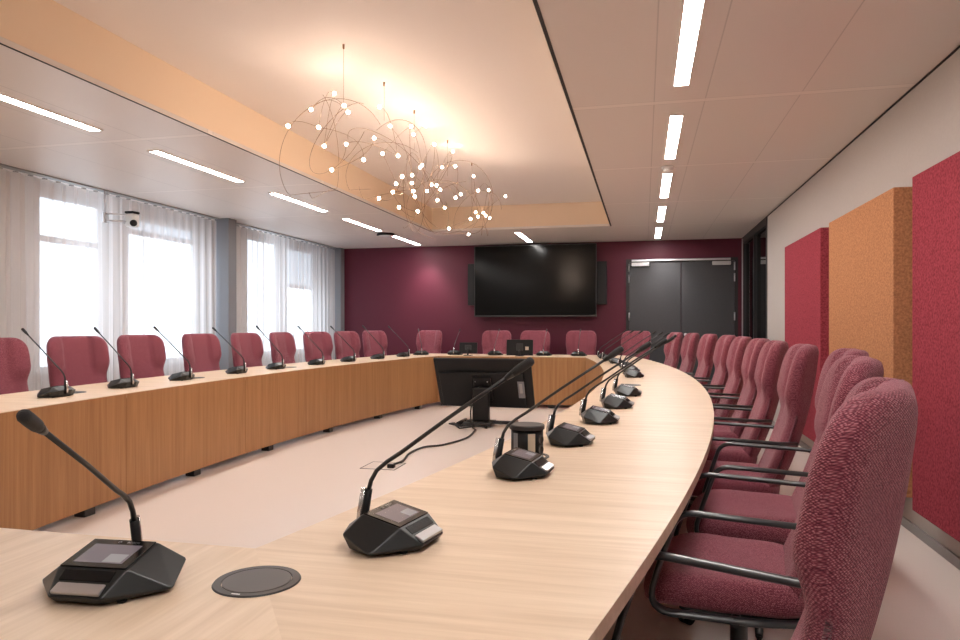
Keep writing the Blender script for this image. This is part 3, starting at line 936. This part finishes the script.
bm = MB(); lathe(bm, [(.0575,.0985),(.062,.099),(.062,.112),(.059,.115),(0,.115)], 0, 0, 40, smooth=False); obj('tower_cap', bm, M_grom2, o)
def wrap(name, a0, a1, z0, z1, m, r=.0585):
    bm = MB(); P = [(r*math.cos(a0+(a1-a0)*i/6), r*math.sin(a0+(a1-a0)*i/6)) for i in range(7)]
    Q = [(.055*p[0]/r, .055*p[1]/r) for p in P]
    prism(bm, P+Q[::-1], z0, z1); obj(name, bm, m, o)
va = math.atan2(-py, -px)
wrap('beige_plate', va+.05, va+.50, .012, .088, M_beige)
wrap('grey_plate', va-.95, va-.62, .012, .088, M_column)
bm = MB()
for zz in (.03,.065):
    lathe(bm, [(.016,0),(.016,.0035),(.012,.0035),(.011,.001),(0,.001)], 0, 0, 20, M=Matrix.Rotation(va+.95,4,'Z') @ Matrix.Translation((.0565,0,zz)) @ Matrix.Rotation(PI/2,4,'Y'))
obj('socket', bm, M_grom2, o)

# ------------------------------------------------------------------ small desk monitors on the far end
def desk_monitor(x, y, w, h, z0, label, sticker):
    o = thing('desk_monitor', label, 'monitor', (x, y, T), 0, 'desk monitors on the far end of the table')
    bm = MB(); box(bm, -w/2, w/2, -.012, .012, z0, z0+h, .006); bm.transform(Matrix.Rotation(math.radians(-6),4,'X')); obj('monitor_shell', bm, M_plas, o)
    bm = MB(); box(bm, -w/2+.01, w/2-.01, .0121, .014, z0+.012, z0+h-.01); bm.transform(Matrix.Rotation(math.radians(-6),4,'X')); obj('screen', bm, M_bezel, o)
    bm = MB(); box(bm, -.06, .06, -.06, .06, .0003, .010, .003); tube(bm, [(0,-.02,.008),(0,-.022,z0+.08)], .012, 8); obj('stand', bm, M_plas, o)
    bm = MB(); box(bm, -.05, .05, -.022, -.0121, z0+h*.3, z0+h*.75, .004); bm.transform(Matrix.Rotation(math.radians(-6),4,'X')); obj('rear_housing', bm, M_blk, o)
    if sticker:
        bm = MB(); box(bm, .085, .135, -.0135, -.0122, z0+.08, z0+.13); bm.transform(Matrix.Rotation(math.radians(-6),4,'X')); obj('sticker', bm, M_beige, o)
desk_monitor(-2.60, 10.30, .28, .165, .035, 'small black desk monitor on the far end, above the big floor monitor', False)
desk_monitor(-1.80, 10.25, .40, .235, .012, 'bigger black desk monitor with pale sticker, on the far end of the table', True)

# ------------------------------------------------------------------ floor monitor in the middle
o = thing('floor_monitor', 'big black monitor seen from behind, leaning on a low stand inside the oval', 'monitor', (-1.87, 8.05, 0))
W_, H_ = 1.19, .675
A = math.radians(-27)
MM = Matrix.Translation((-1.88, 8.24, .505)) @ Matrix.Rotation(math.radians(-1.5),4,'Z') @ Matrix.Rotation(-A,4,'X')
# local: x width, z height, -y is the back (towards the viewer)
def lb(name, dims, m, bev=.004, par=o):
    bm = MB(); box(bm, *dims, bev, 2); bm.transform(MM); return obj(name, bm, m, par, world=True)
shell = lb('rear_shell', (-W_/2, W_/2, -.012, .022, -H_/2, H_/2), M_plas)
lb('screen', (-W_/2+.012, W_/2-.012, .0225, .026, -H_/2+.015, H_/2-.012), M_bezel, 0)
lb('rear_bulge', (-W_/2+.05, W_/2-.10, -.045, -.0125, -H_/2+.02, H_/2-.17), M_plas, .012)
lb('connector_panel', (.42, .50, -.049, -.0455, -.17, .06), M_column, .002)
lb('connector_plug', (.44, .475, -.056, -.0495, -.10, .03), M_silver, .002)
lb('mount_plate', (-.13, .10, -.066, -.0455, -.22, .12), M_plas, .02)
bm = MB()
for x in (-.09, .06):
    for z in (-.06,.06):
        lathe(bm, [(.008,0),(.008,.005),(0,.005)], 0, 0, 10, M=MM @ Matrix.Translation((x, -.066, z)) @ Matrix.Rotation(PI/2,4,'X'))
obj('screw', bm, M_silver, o, world=True)
bm = MB()
hub = MM @ Vector((-.015,-.075,-.05))
box(bm, hub.x-.10, hub.x+.10, hub.y-.10, hub.y-.0, .06, hub.z+.03, .015)
tube(bm, [(hub.x, hub.y-.03, hub.z), MM @ Vector((-.05,-.05,-.05))], .04, 12)
obj('post', bm, M_plas, o, world=True)
bm = MB()
box(bm, hub.x-.19, hub.x+.16, hub.y-.20, hub.y+.10, .012, .06, .012)
tube(bm, [(hub.x-.2, hub.y-.05, .05),(hub.x+.40, hub.y-.05, .05)], .022, 10); tube(bm, [(hub.x+.38, hub.y-.16, .03),(hub.x+.38, hub.y+.22, .03)], .026, 10)
tube(bm, [(hub.x-.26, hub.y-.16, .03),(hub.x-.26, hub.y+.22, .03)], .026, 10)
obj('foot', bm, M_blk, o, world=True)
bm = MB()   # loose coil and lead
P = []
for i in range(44):
    a = i*.42; r = .20+.03*math.sin(i*1.7)
    P.append((hub.x-.10+r*math.cos(a), hub.y-.28+r*.55*math.sin(a), .012+.014*(i % 5)))
tube(bm, P, .009, 6)
L2 = [(hub.x+.02, hub.y-.42, .012),(-1.83,7.2,.012),(-1.95,6.72,.012),(-2.10,6.55,.012),(-2.13,6.2,.012),(-2.07,5.85,.012),(-2.10,5.66,.012),(-2.08,5.60,.02)]
def smooth(P, n=6):
    P = [Vector(p) for p in P]; R_ = []
    for i in range(len(P)-1):
        p0 = P[max(0,i-1)]; p1 = P[i]; p2 = P[i+1]; p3 = P[min(len(P)-1,i+2)]
        for k in range(n):
            t = k/n
            R_.append(.5*((2*p1)+(-p0+p2)*t+(2*p0-5*p1+4*p2-p3)*t*t+(-p0+3*p1-3*p2+p3)*t**3))
    R_.append(P[-1]); return R_
tube(bm, smooth(L2), .010, 8)
tube(bm, smooth([(hub.x-.09, hub.y-.10, .32),(hub.x-.10, hub.y-.17, .18),(hub.x-.06, hub.y-.27, .03),(hub.x+.02, hub.y-.42, .012)]), .010, 8)
obj('cable', bm, M_cable, o, world=True)
# floor outlet it is plugged into
o = thing('floor_outlet', 'flush floor outlet with thin frame where the monitor cable ends', 'floor outlet', (-2.12, 5.62, 0))
bm = MB(); x0, x1, y0, y1 = -2.33, -2.02, 5.50, 5.80; f = .008
box(bm, x0, x1, y0, y0+f, .0003, .003); box(bm, x0, x1, y1-f, y1, .0003, .003); box(bm, x0, x0+f, y0+f, y1-f, .0003, .003); box(bm, x1-f, x1, y0+f, y1-f, .0003, .003)
obj('frame', bm, M_grom2, o, world=True)
bm = MB(); box(bm, x0+f, x1-f, y0+f, y1-f, .0003, .0016); obj('lid', bm, M_floor, o, world=True)
bm = MB(); box(bm, -2.11, -2.05, 5.56, 5.61, .0017, .035, .006); obj('plug', bm, M_plas, o, world=True)

# ------------------------------------------------------------------ chandelier of wires and small bulbs
F = 700.; CA, SA = math.cos(math.radians(13.2)), math.sin(math.radians(13.2))
CH = thing('chandelier', 'chandelier of fine looping wires with many small glowing bulbs in the ceiling recess', 'chandelier', (-1.8, 5.5, RZ))
B = [(55,262),(125,212),(148,266),(165,323),(196,163),(226,200),(238,220),(232,317),(317,299),(285,365),(343,346),(334,204),(366,262),(430,263),(437,287),(390,353),(188,396),(332,482),(393,510),(374,463),(384,438),(402,416),(433,412),(432,436),(437,460),(441,477),(457,388),(463,382),(478,460),(492,441),(507,443),(519,456),(510,488),(532,511),(450,522),(545,574),(605,592),(565,480),(581,470),(564,384),(524,388),(500,318),(620,415),(634,459),(666,457),(717,476),(611,545),(626,525),(634,538),(650,526),(657,535),(669,542),(475,262),(557,340)]
def interp(x, xs, ys_):
    if x <= xs[0]: return ys_[0]
    for a, b_, c_, d in zip(xs, xs[1:], ys_, ys_[1:]):
        if x <= b_: return c_+(d-c_)*(x-a)/(b_-a)
    return ys_[-1]
rb = random.Random(3)
pts = []
for qx, qy in B:
    X, Yp = qx/3.046+270, qy/3.046+40
    Yd = interp(X, (288,345,400,440,470,505), (4.0,4.35,5.0,5.9,6.6,7.2))+rb.uniform(-.3,.3)
    k = (X-480)/F
    x = Yd*(k*CA-SA)/(CA+k*SA); d = -x*SA+Yd*CA
    pts.append(Vector((x, Yd, 1.21+(324.7-Yp)/F*d)))
me_b = None
for p in pts:
    bm = MB(); bmesh.ops.create_icosphere(bm, subdivisions=2, radius=.0112)
    for f in bm.faces: f.smooth = True
    if me_b is None:
        bo = obj('bulb', bm, M_bulb, CH); me_b = bo.data
    else:
        bm.free(); bo = bpy.data.objects.new('bulb', me_b); COL.objects.link(bo); bo.parent = CH
    bo.location = p-Vector(CH.location)
def loop(c, r1, r2, q, a0=0, a1=2*PI, n=44):
    return [c + q @ Vector((r1*math.cos(a0+(a1-a0)*i/n), r2*math.sin(a0+(a1-a0)*i/n), 0)) for i in range(n+1)]
CL = [(Vector((-2.02,4.25,2.36)), .40), (Vector((-1.84,4.85,2.37)), .36), (Vector((-1.80,5.45,2.33)), .36), (Vector((-1.74,6.1,2.28)), .38), (Vector((-1.62,6.85,2.26)), .38)]
for ci, (c, r) in enumerate(CL):
    bm = MB()
    for j in range(3):
        q = Quaternion((rb.uniform(-1,1), rb.uniform(-1,1), rb.uniform(-1,1), rb.uniform(-1,1))).normalized()
        a0 = rb.uniform(0,6.28)
        L = loop(c+Vector((rb.uniform(-.08,.08),rb.uniform(-.12,.12),rb.uniform(-.06,.06))), r*rb.uniform(.75,1.05), r*rb.uniform(.6,1.0), q, a0, a0+rb.uniform(3.5,6.28))
        L = [Vector((p.x, p.y, max(2.06+.12*math.sin(p.y*3), min(p.z, RZ-.05)))) for p in L]
        tube(bm, L, .0014, 5)
    # arcs that carry the bulbs
    mine = [p for p in pts if min(range(5), key=lambda k: (p-CL[k][0]).length) == ci]
    for p in mine:
        cand = sorted([q for q in pts if .25 < (q-p).length < 1.0], key=lambda q: (q-p).length)
        if not cand: continue
        q = cand[min(len(cand)-1, rb.randint(0,3))]
        m_ = (p+q)/2; out = (m_-c); out = out.normalized() if out.length > .01 else Vector((0,0,1))
        bow = m_+out*(p-q).length*.45
        bow.z = min(bow.z, RZ-.05)
        tube(bm, [p*(1-t)**2+bow*2*t*(1-t)+q*t*t for t in [i/12 for i in range(13)]], .0013, 5)
    obj('wire_loops', bm, M_wire, CH, world=True)
for x, y, zb in ((-1.80,4.0,2.56),(-1.80,4.69,2.66),(-1.80,5.36,2.62),(-1.79,6.3,2.60),(-1.79,7.25,2.50)):
    bm = MB(); tube(bm, [(x,y,zb),(x,y,RZ-.03)], .0010, 6); lathe(bm, [(0,RZ-.03),(.006,RZ-.028),(.007,RZ-.001),(0,RZ-.001)], x, y, 12); obj('suspension_cable', bm, M_wire, CH, world=True)

# ------------------------------------------------------------------ daylight, camera, view
wd = bpy.data.worlds.new('World'); SC.world = wd; wd.use_nodes = True
bg = wd.node_tree.nodes['Background']; bg.inputs['Color'].default_value = (.84,.92,1.0,1); bg.inputs['Strength'].default_value = 2.9
for i, (a, b_, zt, zm) in enumerate(WIN):     # light portals: sample the sky through the window openings
    L = bpy.data.lights.new('window_portal', 'AREA'); L.shape = 'RECTANGLE'; L.size = zt-SILL; L.size_y = b_-a
    L.cycles.is_portal = True
    lo = bpy.data.objects.new('window_portal', L); COL.objects.link(lo)
    lo.location = (XL-.07, (a+b_)/2, (SILL+zt)/2); lo.rotation_euler = (0, -PI/2, 0)

# added spots without visible fittings, to throw cones of light on the end wall
for x, e in ((-3.68, 55), (.35, 38), (-1.84, 4)):
    L = bpy.data.lights.new('added_wall_spot', 'SPOT'); L.energy = e; L.spot_size = math.radians(72); L.spot_blend = .9; L.shadow_soft_size = .03; L.color = (1,.95,.9)
    lo = bpy.data.objects.new('added_wall_spot', L); COL.objects.link(lo); lo.location = (x, 11.35, ZC-.03)
    lo.rotation_euler = (math.radians(24), 0, 0)
cam = bpy.data.cameras.new('Camera'); co = bpy.data.objects.new('Camera', cam); COL.objects.link(co)
cam.sensor_width = 36; cam.lens = 700/960*36; cam.shift_y = 4.7/960; cam.clip_start = .02
co.location = (0,0,1.21); co.rotation_euler = (PI/2, 0, math.radians(13.2))
SC.camera = co
SC.view_settings.view_transform = 'Standard'; SC.view_settings.look = 'None'
SC.view_settings.exposure = 0.18; SC.view_settings.gamma = 1.0; SC.view_settings.use_curve_mapping = False
SC.cycles.max_bounces = 10; SC.cycles.transparent_max_bounces = 24
SC.cycles.sample_clamp_indirect = 6
SC.cycles.use_denoising = True
